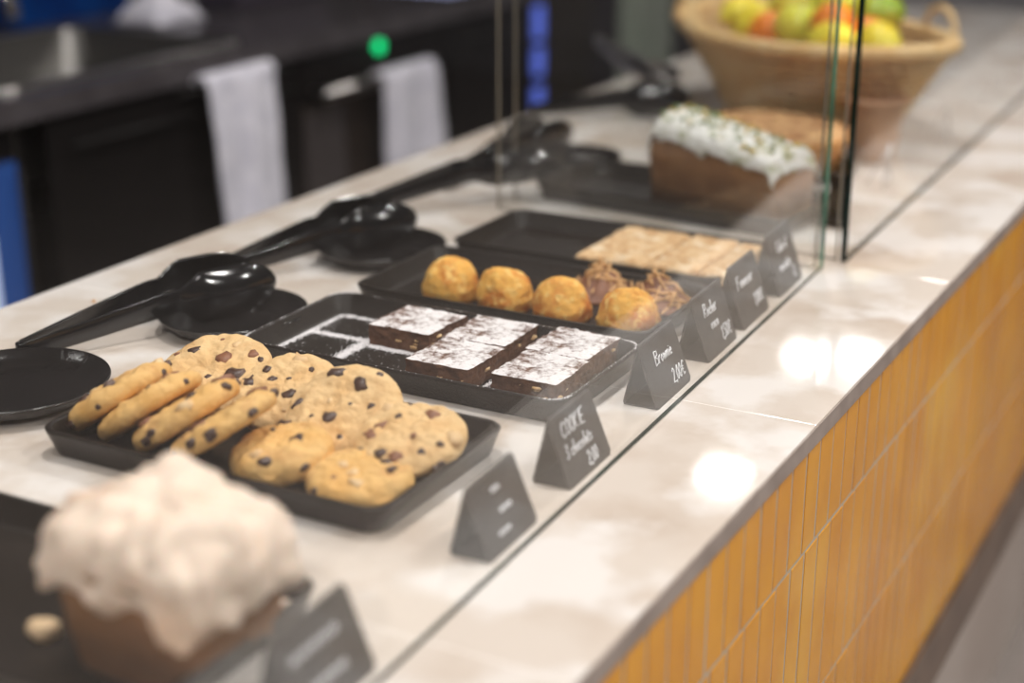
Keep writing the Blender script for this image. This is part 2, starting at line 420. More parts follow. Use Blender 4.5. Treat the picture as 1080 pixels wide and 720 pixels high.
# ================================================================ COOKIES
def chunk(seed, s):
    rnd = random.Random(seed); mb = MB()
    a = [rnd.uniform(.75, 1.2) for _ in range(3)]
    bm = bmesh.new(); bmesh.ops.create_icosphere(bm, subdivisions=2, radius=1)
    V = []
    for v in bm.verts:
        c = v.co.copy(); m = max(abs(c.x), abs(c.y), abs(c.z)); c = c * (.35 + .65 / m)
        n = 1 + .42 * nz(c.x, c.y, c.z, 1.6, seed)
        V.append((c.x * s * a[0] * n, c.y * s * a[1] * n, c.z * s * .75 * n))
    F = [tuple(v.index for v in f.verts) for f in bm.faces]; bm.free()
    return mb.add(V, F)
def cookie(label, pos, nrm, seed, dia=.113, th=.019, m='cookie', chips=11, spin=0, side_chips=0):
    t = thing('chocolate_chip_cookie', label, 'cookie', (pos[0], pos[1], CT + pos[2]), 0, 'cookies heaped on the black tray')
    q = Vector((0, 0, 1)).rotation_difference(Vector(nrm).normalized()) @ Quaternion((0, 0, 1), R(spin))
    t.rotation_mode = 'QUATERNION'; t.rotation_quaternion = q
    r0 = dia / 2
    def rad(a): return r0 * (1 + .035 * nz(math.cos(a) * 1.2, math.sin(a) * 1.2, 0, 1, seed) + .02 * nz(math.cos(a) * 4, math.sin(a) * 4, 0, 1, seed + 5))
    def topz(x, y):
        rr = min(1, math.hypot(x, y) / r0)
        return th * (.5 * (1 - rr ** 5) ** .6) + .0058 * fb(x, y, 0, 42, seed) + .0022 * nz(x, y, 0, 120, seed) + .0012 * abs(nz(x, y, 0, 300, seed)) * (1 - rr ** 6)
    mb = MB(); n = 110; rl = []
    prof = [(.02 + .90 * q / 24, 1) for q in range(25)] + [(.94, 1), (.96, 1), (.98, 1), (.993, 1), (1.0, .5)]
    for f_, k in prof:
        ring = []
        for i in range(n):
            a = 2 * PI * i / n; rr = rad(a) * f_
            x, y = rr * math.cos(a), rr * math.sin(a)
            z = topz(x * r0 / rad(a), y * r0 / rad(a)) if f_ < 1 else .0
            ring.append((x, y, z))
        rl.append(ring)
    for f_, zz in ((1.005, -.14), (.985, -.3), (.95, -.42), (.86, -.48), (.5, -.5), (.03, -.5)):
        rl.append([(rad(2 * PI * i / n) * f_ * math.cos(2 * PI * i / n), rad(2 * PI * i / n) * f_ * math.sin(2 * PI * i / n), th * zz + .0012 * nz(i * .3, zz * 3, 0, 1, seed)) for i in range(n)])
    mb.rings(rl).build('biscuit', M[m], t)
    rnd = random.Random(seed * 11)
    placed = []
    for k in range(chips):
        for _ in range(20):
            a = rnd.uniform(0, 2 * PI); rr = r0 * .86 * math.sqrt(rnd.uniform(.02, 1))
            x, y = rr * math.cos(a), rr * math.sin(a)
            if all(math.hypot(x - u, y - v) > .013 for u, v in placed): break
        placed.append((x, y))
        s = rnd.choice([.0026, .0036, .005, .0062, .0074, .0085])
        kind = rnd.choice(['choc', 'choc', 'milk', 'milk', 'nut']) if k else 'choc'
        o = chunk(seed * 50 + k, s).build({'choc': 'chocolate_chunk', 'milk': 'chocolate_chunk', 'nut': 'nut_piece'}[kind], M[kind], t)
        o.location = (x, y, topz(x, y) - s * .45); o.rotation_euler = (rnd.uniform(-.3, .3), rnd.uniform(-.3, .3), rnd.uniform(0, 6))
    for k in range(side_chips):
        a = rnd.uniform(0, 2 * PI); s = rnd.uniform(.0035, .0065)
        o = chunk(seed * 90 + k, s).build('chocolate_chunk', M['choc'], t)
        o.location = (rad(a) * .955 * math.cos(a), rad(a) * .955 * math.sin(a), rnd.uniform(-.005, .002)); o.rotation_euler = (0, 0, a)
    return t
lean = (-.46, -.12, .62)
cookie('golden cookie leaning at the far left end of the cookie tray', (-.932, .982, .0385), (-.43, -.02, .62), 1, .103, .022, 'cookie_gold', 7, 20, 5)
cookie('golden cookie leaning second from the left on the cookie tray', (-.894, .977, .0385), (-.44, -.02, .60), 2, .103, .021, 'cookie_gold', 7, 60, 5)
cookie('golden cookie leaning third from the left with a dark chunk on its rim', (-.850, .973, .039), (-.42, -.05, .60), 3, .103, .023, 'cookie_gold', 8, 130, 6)
cookie('golden cookie leaning fourth from the left, overlapping the flat one', (-.804, .967, .0395), (-.42, -.05, .60), 4, .103, .021, 'cookie_gold', 8, 200, 7)
cookie('large pale cookie standing at the back left of the cookie heap', (-.903, 1.074, .032), (.02, -.34, .92), 5, .116, .016, 'cookie', 12, 0)
cookie('pale cookie with a pointed top edge in the middle of the heap behind', (-.815, 1.072, .032), (.06, -.38, .90), 6, .100, .015, 'cookie', 11, 40)
cookie('large pale cookie facing forward with two dark chunks near its top', (-.736, 1.048, .036), (.08, -.46, .85), 7, .106, .016, 'cookie', 12, 90)
cookie('cookie with big dark chocolate patches at the right end of the tray', (-.655, 1.030, .034), (.03, -.22, .92), 8, .096, .019, 'cookie', 12, 10, 3)
cookie('lumpy cookie lying low below the leaning row, few chunks', (-.748, .974, .023), (-.10, -.12, .98), 9, .088, .027, 'cookie_gold', 5, 0, 2)
cookie('lumpy flat cookie at the front edge of the cookie tray', (-.668, .972, .018), (.02, -.06, 1), 10, .090, .022, 'cookie_gold', 8, 70, 3)

# ================================================================ BROWNIES
def brownie(label, cx, cy, seed, lx=.074, ly=.074, h=.0225):
    t = thing('brownie', label, 'brownie', (cx, cy, CT + .0055), R(random.Random(seed).uniform(-2, 2)), 'sugar dusted brownies on the tray')
    bm = bmesh.new(); bmesh.ops.create_cube(bm, size=1)
    bmesh.ops.subdivide_edges(bm, edges=bm.edges, cuts=34, use_grid_fill=True)
    V = []
    for v in bm.verts:
        x, y, z = v.co.x * lx, v.co.y * ly, (v.co.z + .5) * h
        k = nz(x, y, z, 220, seed) * .0014 + nz(x, y, z, 90, seed) * .0012 + nz(x, y, z, 40, seed) * .0014
        if abs(v.co.x) > .499: x += math.copysign(1, x) * k
        if abs(v.co.y) > .499: y += math.copysign(1, y) * k
        if v.co.z > .499: z += nz(x, y, 0, 60, seed) * .0013 + nz(x, y, 0, 230, seed) * .0010 - .0012 * max(0, max(abs(v.co.x), abs(v.co.y)) * 2 - .9) * 10
        V.append((x, y, z))
    F = [tuple(v.index for v in f.verts) for f in bm.faces]; bm.free()
    bev(mk('cake_slice', V, F, M['brownie'], t, True), .0006, 1)
    rnd = random.Random(seed)
    for k in range(6):
        s = rnd.uniform(.0022, .0046)
        o = chunk(seed * 33 + k, s).build('walnut_piece', M['nut'], t)
        if k < 4: o.location = (rnd.uniform(-.42, .42) * lx, -ly / 2 + .0018, rnd.uniform(.2, .7) * h)
        else: o.location = (lx / 2 - .0018, rnd.uniform(-.42, .42) * ly, rnd.uniform(.2, .7) * h)
        o.scale = (1.3, 1.0, .7) if k < 4 else (.8, 1.2, .7)
    return t
brownie('lone sugared brownie standing apart at the back of the tray', -.824, 1.315, 1)
brownie('sugared brownie in the middle of the tray, farther of its pair', -.740, 1.322, 2, .070, .076)
brownie('sugared brownie in the middle of the tray, nearer of its pair', -.737, 1.246, 3, .070, .074)
brownie('sugared brownie at the right end of the tray, farther of its pair', -.650, 1.328, 4, .070, .076)
brownie('sugared brownie at the right end of the tray, nearer of its pair', -.646, 1.251, 5, .070, .075)
# sugar left on the tray between the brownies
random.seed(8)
mb = MB()
def speck(x, y, z, s):
    mb.add([(x - s, y - s, z), (x + s, y - s * .7, z), (x + s * .2, y + s, z), (x, y, z + s)], [(0, 1, 3), (1, 2, 3), (2, 0, 3), (0, 2, 1)])
T0 = (-.772, 1.272)
lines = [((-.868, 1.285), (-.945, 1.285), 420, .0045), ((-.868, 1.19), (-.868, 1.352), 950, .006), ((-.940, 1.21), (-.940, 1.345), 380, .004),
         ((-.935, 1.345), (-.87, 1.345), 250, .0035), ((-.86, 1.275), (-.775, 1.275), 520, .005), ((-.78, 1.195), (-.78, 1.36), 500, .004),
         ((-.695, 1.20), (-.695, 1.36), 420, .004), ((-.77, 1.204), (-.61, 1.204), 260, .003)]
for (a, b, n, wd) in lines:
    for _ in range(int(n * 2.2)):
        f = random.random()
        x = a[0] + (b[0] - a[0]) * f + random.gauss(0, wd * .6); y = a[1] + (b[1] - a[1]) * f + random.gauss(0, wd * .6)
        x = min(max(x, -.942), -.602); y = min(max(y, 1.194), 1.350)
        speck(x - T0[0], y - T0[1], .0052, random.uniform(.0004, .0010))
ring = rrect(-.186 + .003, .186 - .003, -.094 + .003, .094 - .003, .019, 0)
for _ in range(1500):
    i = random.randrange(len(ring)); a = ring[i]; b = ring[(i + 1) % len(ring)]; f = random.random()
    if random.random() > .3 + 8 * math.hypot(a[0] - b[0], a[1] - b[1]): continue
    speck(a[0] + (b[0] - a[0]) * f + random.gauss(0, .0007), a[1] + (b[1] - a[1]) * f + random.gauss(0, .0007), .0260, random.uniform(.0003, .0007))
for _ in range(500):
    speck(random.uniform(-.16, .16), random.uniform(-.075, .075), .0050, random.uniform(.0003, .0006))
o = mb.build('icing_sugar', M['sugar'], TR['brow'], False); o['kind'] = 'stuff'; o['label'] = 'icing sugar left in a grid on the tray'

# ================================================================ COCONUT MOUNDS AND ALMOND CLUSTERS
def mound(label, cx, cy, seed, r=.0325, h=.046):
    t = thing('coconut_mound', label, 'coconut rocher', (cx, cy, CT + .0055), seed * 1.7, 'coconut mounds in a row')
    mb = MB(); n = 56; rl = []
    for i in range(26):
        f = i / 25; a = f * PI / 2
        rr = r * math.sin(a) ** .85 if i else r * .03; z = h * math.cos(a) ** .9 if i < 25 else 0
        if i > 20: rr = r * (1.0 - .05 * (i - 21) ** 1.2 / 5)
        ring = []
        for k in range(n):
            q = 2 * PI * k / n; c, s = math.cos(q), math.sin(q)
            d = 1 + .09 * nz(c * rr, s * rr, z, 45, seed) + .045 * nz(c * rr, s * rr, z, 180, seed) + .02 * nz(c * rr, s * rr, z, 420, seed)
            ring.append((rr * c * d, rr * s * d, max(0, z * (1 + (d - 1) * .8))))
        rl.append(ring)
    mb.rings(rl).build('macaroon', M['coconut'], t)
    return t
mound('golden coconut mound at the left end of its row', -.868, 1.458, 1)
mound('browned coconut mound second from the left in its row', -.798, 1.455, 2)
mound('golden coconut mound third from the left in its row', -.725, 1.452, 3, .0335)
mound('golden coconut mound at the right end of its row beside the glass', -.645, 1.450, 4, .034)

def rocher(label, cx, cy, seed):
    t = thing('almond_cluster', label, 'chocolate almond cluster', (cx, cy, CT + .0055), seed, 'chocolate almond clusters behind the coconut mounds')
    mb = MB(); n = 40; rl = []
    for i in range(16):
        f = i / 15; rr = .040 * (.04 + .96 * f ** .9); z = .036 * (1 - f) ** .9
        rl.append([(rr * math.cos(2 * PI * k / n) * (1 + .16 * nz(math.cos(2 * PI * k / n) * 2, math.sin(2 * PI * k / n) * 2, z * 60, 1, seed)),
                    rr * math.sin(2 * PI * k / n) * (1 + .16 * nz(math.cos(2 * PI * k / n) * 2, math.sin(2 * PI * k / n) * 2, z * 60, 1, seed)), z) for k in range(n)])
    mb.rings(rl).build('chocolate_core', M['milk'], t)
    rnd = random.Random(seed)
    sl = MB(); sl.rings([[(x * .009, y * .0013 * w_, z) for x, y in ((-1.2, 0), (-.6, -.8), (.3, -1), (1, 0), (.4, 1), (-.6, .8))] for z, w_ in ((0, .8), (.0008, 1), (.0018, .8))])
    base = sl.build('almond_sliver', M['almond'], t)
    for k in range(70):
        o = base if k == 0 else base.copy()
        if k: COL.objects.link(o); o.parent = t
        a = rnd.uniform(0, 2 * PI); f = rnd.uniform(.02, .98); rr = .040 * f
        o.location = (rr * math.cos(a), rr * math.sin(a), .036 * (1 - f) ** .9 + rnd.uniform(.0, .0035))
        ax = Vector((-math.sin(a), math.cos(a), 0)); qq = Quaternion(ax, .72 + rnd.uniform(-.6, .6)) @ Quaternion((0, 0, 1), rnd.uniform(0, PI))
        o.rotation_mode = 'QUATERNION'; o.rotation_quaternion = qq
        s = rnd.uniform(.75, 1.25); o.scale = (s, s * 1.2, s)
    return t
rocher('chocolate cluster covered in almond slivers, the left one', -.722, 1.545, 3)
rocher('chocolate cluster covered in almond slivers, the right one by the glass', -.650, 1.540, 5)

# ================================================================ CRUMBLE BARS
def crumble_bar(label, cx, cy, lx, ly, seed, h=.022):
    t = thing('crumble_bar', label, 'cake bar', (cx, cy, CT + .0055), 0, 'crumble bars side by side')
    mb = MB(); nx, ny = int(lx / .0018), int(ly / .0018)
    def f(u, v):
        x = (u - .5) * lx; y = (v - .5) * ly
        e = min(u, 1 - u, v, 1 - v)
        z = h + .003 * fb(x, y, 0, 70, seed) + .0035 * abs(nz(x, y, 0, 170, seed)) - (.004 if e < .001 else 0)
        return (x + .001 * nz(x, y, 1, 120, seed), y + .001 * nz(x, y, 2, 120, seed), z)
    mb.grid(f, nx, ny)
    idx = [i * (ny + 1) for i in range(nx + 1)] + [nx * (ny + 1) + j for j in range(1, ny + 1)] + [i * (ny + 1) + ny for i in range(nx - 1, -1, -1)] + [j for j in range(ny - 1, 0, -1)]
    b = len(mb.V)
    for i in idx: x, y, z = mb.V[i]; mb.V.append((x, y, 0))
    n = len(idx)
    for k in range(n): mb.F.append((idx[k], idx[(k + 1) % n], b + (k + 1) % n, b + k))
    mb.F.append(tuple(b + k for k in range(n)))
    mb.build('crumble', M['crumble'], t)
    return t
crumble_bar('wide crumble bar, leftmost of the three on the half empty tray', -.742, 1.682, .088, .148, 1)
crumble_bar('crumble bar between the wide one and the one by the glass', -.664, 1.682, .060, .146, 2)
crumble_bar('narrow crumble bar, nearest the glass on the half empty tray', -.615, 1.682, .030, .142, 3)
random.seed(12)
def crumb(label, x, y, s, m, z=.005):
    o = chunk(random.randrange(999), s).build('crumb', m, None, loc=(x, y, CT + z + s * .45)); return tag(o, label, 'crumb')
crumb('tiny crumb on the empty half of the crumble bar tray', -.80, 1.655, .0032, M['nut'])
crumb('flat crumb near the front edge of the crumble bar tray', -.832, 1.622, .005, M['nut'])
crumb('brown speck of crumb on the bare marble beside the black tongs', -1.225, 1.262, .0022, M['almond'], 0)

# ================================================================ MERINGUE CAKE
mc = thing('meringue_cake', 'brown loaf cake under a thick pale toasted meringue on the nearest tray', 'cake', (-.64, .705, CT + .0055))
def lerp(a, b, t): return a + (b - a) * t
B4 = [(-.048, -.050), (.050, -.055), (.052, .060), (-.050, .065)]
T4 = [(-.062, -.060), (.074, -.070), (.080, .045), (-.060, .068)]
def quad_ring(Q, z, n=14, rnd_=.12, seed=0, amp=.0):
    P = []
    for k in range(4):
        a = Vector(Q[k]); b = Vector(Q[(k + 1) % 4])
        for i in range(n):
            f = i / n; p = a.lerp(b, f)
            c = (Vector(Q[0]) + Vector(Q[1]) + Vector(Q[2]) + Vector(Q[3])) / 4
            e = abs(f - .5) * 2
            p = p.lerp(c, rnd_ * max(0, e - .6) ** 1.5)
            d = (p - c); p = c + d * (1 + amp * fb(p.x, p.y, z, 40, seed))
            P.append((p.x, p.y, z))
    return P
rl = []
for i in range(14):
    f = i / 13
    Q = [tuple(Vector(B4[k]).lerp(Vector(T4[k]), f)) for k in range(4)]
    rl.append(quad_ring(Q, .0 + .080 * f, rnd_=.45, seed=2, amp=.04))
MBc = MB().rings(rl).build('sponge', M['loaf'], mc)
# meringue cap
n = 160; rl = []
def tring(k, sc_, z, out=0, drop=None):
    Q = [tuple(Vector(v) * sc_) for v in T4]
    ring = quad_ring(Q, z, n // 4, .35)
    return ring
cx, cy = .0095, -.0065
prof = []
NR = 30
for i in range(NR):
    f = i / (NR - 1)
    ring = []
    base = quad_ring(T4, 0, n // 4, .5)
    for k in range(n):
        a = 2 * PI * k / n
        bx, by = base[k][0] - cx, base[k][1] - cy
        if f < .62:
            g = f / .62; s = .02 + 1.02 * math.sin(g * PI / 2) ** .95; z = .080 + .040 * math.cos(g * PI / 2) ** .8
        else:
            g = (f - .62) / .38; s = 1.04 + .025 * math.sin(g * PI)
            hem = .016 + .006 * math.sin(k * 2 * PI / n * 9 + 1) + .010 * nz(k / n * 14, 0, 0, 1, 4)
            near = math.exp(-(((k - n * .27) % n if (k - n * .27) % n < n / 2 else (k - n * .27) % n - n) / (n * .045)) ** 2)
            hem += .012 * near
            z = .080 - g * hem - .002
            if g > .95: s -= .03
        x = cx + bx * s; y = cy + by * s
        ln = Vector((x - cx, y - cy, (z - .08) * 1.2)).normalized()
        v = .012 * fb(x, y, z, 24, 9, 2) + .010 * abs(nz(x, y, z, 48, 3)) - .002
        if f > .97: v *= .3
        ring.append((x + ln.x * v, y + ln.y * v, z + ln.z * v * 1.5 + (.006 * nz(x, y, 0, 18, 6) if f < .62 else 0)))
    rl.append(ring)
o = MB().rings(rl).build('meringue', M['meringue'], mc); o['label'] = 'thick wavy pale meringue with toasted tips'
o = chunk(77, .010).build('meringue_crumb', M['meringue_tip'], None, loc=(-.727, .672, CT + .0115)); tag(o, 'pale broken crumb of meringue left of the meringue cake', 'crumb')
o = chunk(78, .007).build('meringue_crumb', M['meringue'], None, loc=(-.602, .778, CT + .0095)); tag(o, 'pale crumb at the right corner of the nearest tray', 'crumb')

# ================================================================ WHITE ICED LOAF
M['loaf_light'] = mat('lighter_loaf_crust', (.36, .175, .07), .75, color2=(.29, .13, .05), nscale=20, bump=.8, bscale=120)
wl = thing('iced_loaf', 'brown loaf cake with white icing and green and yellow sprinkles behind the crumble bars', 'cake', (-.735, 1.985, CT + .0055), R(-15))
def loaf_ring(u, top=False, seed=0, grow=0, hem=None):
    L_ = .205; x = (u - .5) * L_
    hw = .052 + grow; H = lerp(.122, .088, u ** 1.1) + grow
    endf = min(1, (min(u, 1 - u) * 16 + .55)) ** .5
    return x, hw, H, endf
rl = []
for i in range(30):
    u = i / 29; x, hw, H, ef = loaf_ring(u); ring = []
    sec = [(-.82, 0), (-.88, .25), (-.94, .5), (-1, .72), (-.93, .84), (-.7, .93), (-.4, .985), (0, 1), (.4, .985), (.7, .93), (.93, .84), (1, .72), (.94, .5), (.88, .25), (.82, 0), (.4, 0), (0, 0), (-.4, 0)]
    for a, b in sec:
        y = a * hw; z = b * H * (ef if b > .6 else 1)
        k = .004 * fb(x, y, z, 45, 3)
        ring.append((x + (k if u in (0, 1) else 0), y * (1 + k * 8), z + (k if b > .1 else 0)))
    rl.append(ring)
MB().rings(rl).build('sponge', M['loaf_light'], wl)
rl = []
for i in range(60):
    u = lerp(-.012, 1.012, i / 59); x, hw, H, ef = loaf_ring(min(1, max(0, u)), grow=.0025); x = (u - .5) * .205; ring = []
    m_ = 34
    for j in range(m_ + 1):
        v = j / m_ * 2 - 1
        hem = .76 - .11 * max(0, nz(x * 30, 1 if v > 0 else 5, 0, 1, 8)) - .06 * nz(x * 90, v > 0, 0, 1, 9)
        if abs(v) < .8: a = v / .8; y = hw * math.sin(a * PI / 2) ; b = 1 - (1 - .76) * abs(a) ** 2.4
        else:
            g = (abs(v) - .8) / .2; y = math.copysign(hw * (1.02 - .04 * g), v); b = lerp(.76, hem, g)
        z = b * H * ef + .0025
        k = .003 * fb(x, y, z, 60, 5) + .0015 * nz(x, y, z, 200, 2)
        ring.append((x, y * (1 + k * 6), z + k))
    rl.append(ring)
mb = MB(); b = 0
for r_ in rl: mb.V += r_
m_ = len(rl[0])
for i in range(len(rl) - 1):
    for j in range(m_ - 1): mb.F.append((i * m_ + j, (i + 1) * m_ + j, (i + 1) * m_ + j + 1, i * m_ + j + 1))
ic = mb.build('icing', M['icing'], wl); solid(ic, .003, -1)
random.seed(5)
for k in range(140):
    u = random.uniform(.03, .97) ** 1.25; v = random.uniform(-.6, .7); x, hw, H, ef = loaf_ring(u, grow=.003)
    o = chunk(k + 300, random.uniform(.0014, .0034)).build('zest_sprinkle' if k % 3 == 0 else 'pistachio_sprinkle', M['zest'] if k % 3 == 0 else M['seed'], wl)
    o.location = (x, hw * math.sin(v * PI / 2), (1 - .24 * abs(v) ** 2.4) * H * ef + .004)

# ================================================================ TART
ta = thing('crumble_tart', 'round golden tart with a crumble top between the iced loaf and the basket', 'tart', (-.790, 2.258, CT))
prof = [(.02, 0), (.110, 0), (.116, .004), (.134, .048), (.136, .054), (.132, .056), (.126, .050), (.12, .044)]
MB().lathe(prof, 64, close=False).build('crust', M['tart'], ta)
mb = MB(); rl = []
for i in range(44):
    rr = .130 * (1 - i / 44) + .001
    rl.append([(rr * math.cos(2 * PI * k / 120), rr * math.sin(2 * PI * k / 120), .048 + .016 * (1 - (rr / .142) ** 4) + .006 * abs(fb(rr * math.cos(2 * PI * k / 120), rr * math.sin(2 * PI * k / 120), 0, 60, 1)) * 2) for k in range(120)])
mb.rings(rl).build('crumble_top', M['tart_top'], ta)
MB().lathe([(.02, -.001), (.130, -.001), (.143, .003), (.146, .006), (.136, .0045), (.02, .003)], 64).build('serving_plate', M['plate'], ta, loc=(0, 0, .001))
ta.location.z += .002
# lift the tart on its own plate
for ch in ta.children:
    if ch.name.split('.')[0] != 'serving_plate': ch.location.z = .004

# ================================================================ PLATES
def plate(label, cx, cy, r=.08, h=.021):
    t = thing('small_plate', label, 'plate', (cx, cy, CT), 0, 'small black plates for tongs')
    prof = [(r * .55, 0), (r * .62, 0), (r * .68, .003), (r * .86, .008), (r * .97, h * .8), (r, h - .002), (r * .992, h), (r * .97, h - .0005), (r * .90, h * .72), (r * .82, h * .55), (r * .70, .0088), (r * .4, .0078), (r * .02, .0075)]
    MB().lathe(prof, 72).build('plate_body', M['plate'], t)
    return t
plate('small empty black plate at the left behind the cookie tray', -1.080, 1.000, .089)
plate('small black plate under the nearest black tongs', -1.030, 1.268, .081)
plate('small black plate under the second black tongs, left of the coconut tray', -1.032, 1.565, .081)
plate('small black plate under the tongs left of the iced loaf', -1.045, 2.120, .078)

# ================================================================ TONGS
def tongs(label, p0, ang, L_=.275, gap=(.04, .04), m='tongs', zr=.0125, zh=.036, hh=.028, roll=0, group='black serving tongs on the counter'):
    t = thing('serving_tongs', label, 'tongs', (p0[0], p0[1], CT), R(ang), group)
    for side, g in ((1, gap[0]), (-1, gap[1])):
        def f(u, v, side=side, g=g, th=0):
            s = u; x = s * L_
            hd = max(0, (s - .60) / .40)
            arm = .0092 + .003 * min(1, s / .5)
            if hd > 0:
                t_ = hd; shape = math.sin(PI * min(1, t_ ** .85 * .97 + .02)) ** .6
                w_ = lerp(arm, hh, min(1, hd * 5) ** .8 if hd < .2 else 1) * 1
                half = max(.0015, (w_ if hd < .5 else hh) * (1 if hd < .45 else math.sqrt(max(.0, 1 - ((hd - .45) / .555) ** 2.4))))
            else: half = arm
            vz = (v - .5) * 2
            c = .0015 + .012 * (math.sin(PI * min(1, hd)) ** .7 if hd > 0 else 0)
            y = side * (.004 + g * math.sin(min(1, s * 1.05) * PI / 2) ** 1.0 + c * (1 - vz * vz) - .006 * hd)
            zc = lerp(zr, zh, min(1, s / .55))
            return (x, y, zc + vz * half)
        o = MB().grid(f, 64, 14).build('tong_arm', M[m], t)
        solid(o, .0032, 0)
        sm = o.modifiers.new('bevel', 'BEVEL'); sm.width = .0008; sm.segments = 2; sm.limit_method = 'ANGLE'
    mb = MB(); rl = []
    for k in range(9):
        a = PI / 2 + PI * k / 8
        rl.append([(math.cos(a) * r_ + .001, math.sin(a) * r_, zr + z) for r_, z in ((.0035, -.0084), (.0072, -.0084), (.0072, .0084), (.0035, .0084))])
    bev(mb.rings(rl).build('spring_bend', M[m], t), .001)
    return t
tongs('glossy black tongs nearest the cookies, their heads over a small plate', (-1.150, 1.078), 66.5, .285, (.036, .018))
tongs('glossy black tongs in the middle, behind the heads of the nearest ones', (-1.150, 1.372), 67, .290, (.036, .016))
tongs('black tongs lying beyond the second plate towards the tray of the iced loaf', (-1.172, 1.675), 56, .335, (.018, .012), zh=.052, hh=.022)
tongs('black tongs over the plate left of the iced loaf', (-1.135, 1.905), 84, .30, (.030, .020))
tongs('black tongs at the far back edge, jaws towards the basket', (-1.28, 2.45), 20, .27, (.028, .022), zr=.0125, zh=.036)
tongs('steel tongs resting raised on the farthest black tongs', (-1.27, 2.68), -33, .25, (.02, .02), m='steel', zr=.105, zh=.074, hh=.014, group='steel tongs at the back')

# ================================================================ CHALK SIGNS
GL = {
 'B': [[(0, 0), (0, 1), (.45, .95), (.5, .7), (.05, .55), (.55, .4), (.55, .1), (0, 0)]],
 'R': [[(0, 0), (.05, 1), (.5, .95), (.5, .65), (.05, .5), (.55, 0)]], 'F': [[(0, 0), (.1, 1), (.65, 1)], [(.05, .55), (.4, .55)]],
 'C': [[(.55, .85), (.3, 1), (.05, .7), (.02, .3), (.25, 0), (.6, .15)]], 'O': [[(.3, 1), (.05, .75), (.05, .25), (.3, 0), (.55, .25), (.55, .75), (.3, 1)]],
 'K': [[(0, 0), (0, 1)], [(.5, 1), (.05, .5), (.55, 0)]], 'I': [[(.2, 0), (.2, 1)]], 'E': [[(.55, 1), (.05, 1), (0, 0), (.55, 0)], [(0, .5), (.4, .5)]],
 'r': [[(0, 0), (.05, .55), (.05, .4), (.3, .55)]], 'o': [[(.2, .5), (0, .25), (.18, 0), (.38, .25), (.2, .5)]], 'w': [[(0, .5), (.1, 0), (.25, .4), (.38, 0), (.5, .5)]],
 'n': [[(0, 0), (.03, .5), (.05, .35), (.25, .5), (.3, 0)]], 'i': [[(.05, 0), (.08, .45)], [(.1, .62), (.12, .66)]], 'e': [[(0, .25), (.32, .3), (.2, .5), (0, .3), (.08, 0), (.32, .08)]],
 'c': [[(.3, .42), (.12, .5), (0, .22), (.12, 0), (.32, .08)]], 'h': [[(0, 0), (.08, 1)], [(.03, .35), (.22, .5), (.28, 0)]], 'a': [[(.3, .45), (.1, .48), (0, .2), (.12, 0), (.3, .4), (.34, 0)]],
 's': [[(.28, .48), (.05, .4), (.25, .15), (0, 0)]], 't': [[(.12, .8), (.1, 0), (.25, .05)], [(0, .5), (.25, .5)]], 'l': [[(.08, 1), (.05, 0)]], 'd': [[(.3, .45), (.1, .48), (0, .2), (.12, 0), (.3, .3)], [(.36, 1), (.3, 0)]],
 'k': [[(.05, 1), (0, 0)], [(.28, .5), (.02, .25), (.28, 0)]],
 'm': [[(0, 0), (.02, .5), (.15, .5), (.17, 0)], [(.17, .4), (.3, .5), (.34, 0)]],
 '0': [[(.2, 1), (0, .6), (.05, .1), (.25, 0), (.4, .5), (.2, 1)]], '1': [[(0, .75), (.2, 1), (.15, 0)]], '2': [[(0, .8), (.2, 1), (.4, .8), (.02, 0), (.45, .02)]],
 '3': [[(0, .95), (.35, .9), (.12, .55), (.4, .3), (.15, 0), (0, .1)]], '5': [[(.4, 1), (.05, 1), (.05, .6), (.38, .5), (.3, .05), (0, 0)]],
 '8': [[(.2, .5), (0, .78), (.2, 1), (.38, .78), (.2, .5), (0, .2), (.2, 0), (.4, .2), (.2, .5)]], ',': [[(.08, .05), (.0, -.15)]],
 '€': [[(.5, .85), (.3, 1), (.1, .7), (.1, .3), (.3, 0), (.5, .12)], [(0, .6), (.35, .6)], [(0, .4), (.33, .4)]], '~': [[(0, .2), (.15, .5), (.3, .1), (.45, .5), (.6, .15)]],
}
def lettering(name, text, y0, z0, size, parent, fpt, slant=.22, rise=0.0, th=.00055):
    mb = MB(); x = 0
    for ch in text:
        if ch == ' ': x += .35; continue
        g = GL[ch]; wmax = max(p[0] for s in g for p in s)
        for s in g:
            pts = []
            for (a, b), (c, d) in zip(s[:-1], s[1:]):
                for q in range(3): pts.append((lerp(a, c, q / 3), lerp(b, d, q / 3)))
            pts.append(s[-1])
            P = []
            for a, b in pts:
                yy = y0 + (x + a + slant * b) * size; zz = z0 + b * size + rise * (x + a) * size
                P.append(fpt(yy, zz, .0007))
            mb.tube(P, th, 5)
        x += wmax + .14
    return mb.build(name, M['chalk'], parent)
def glx(y): return -.4845 - (y - .30) * .0367
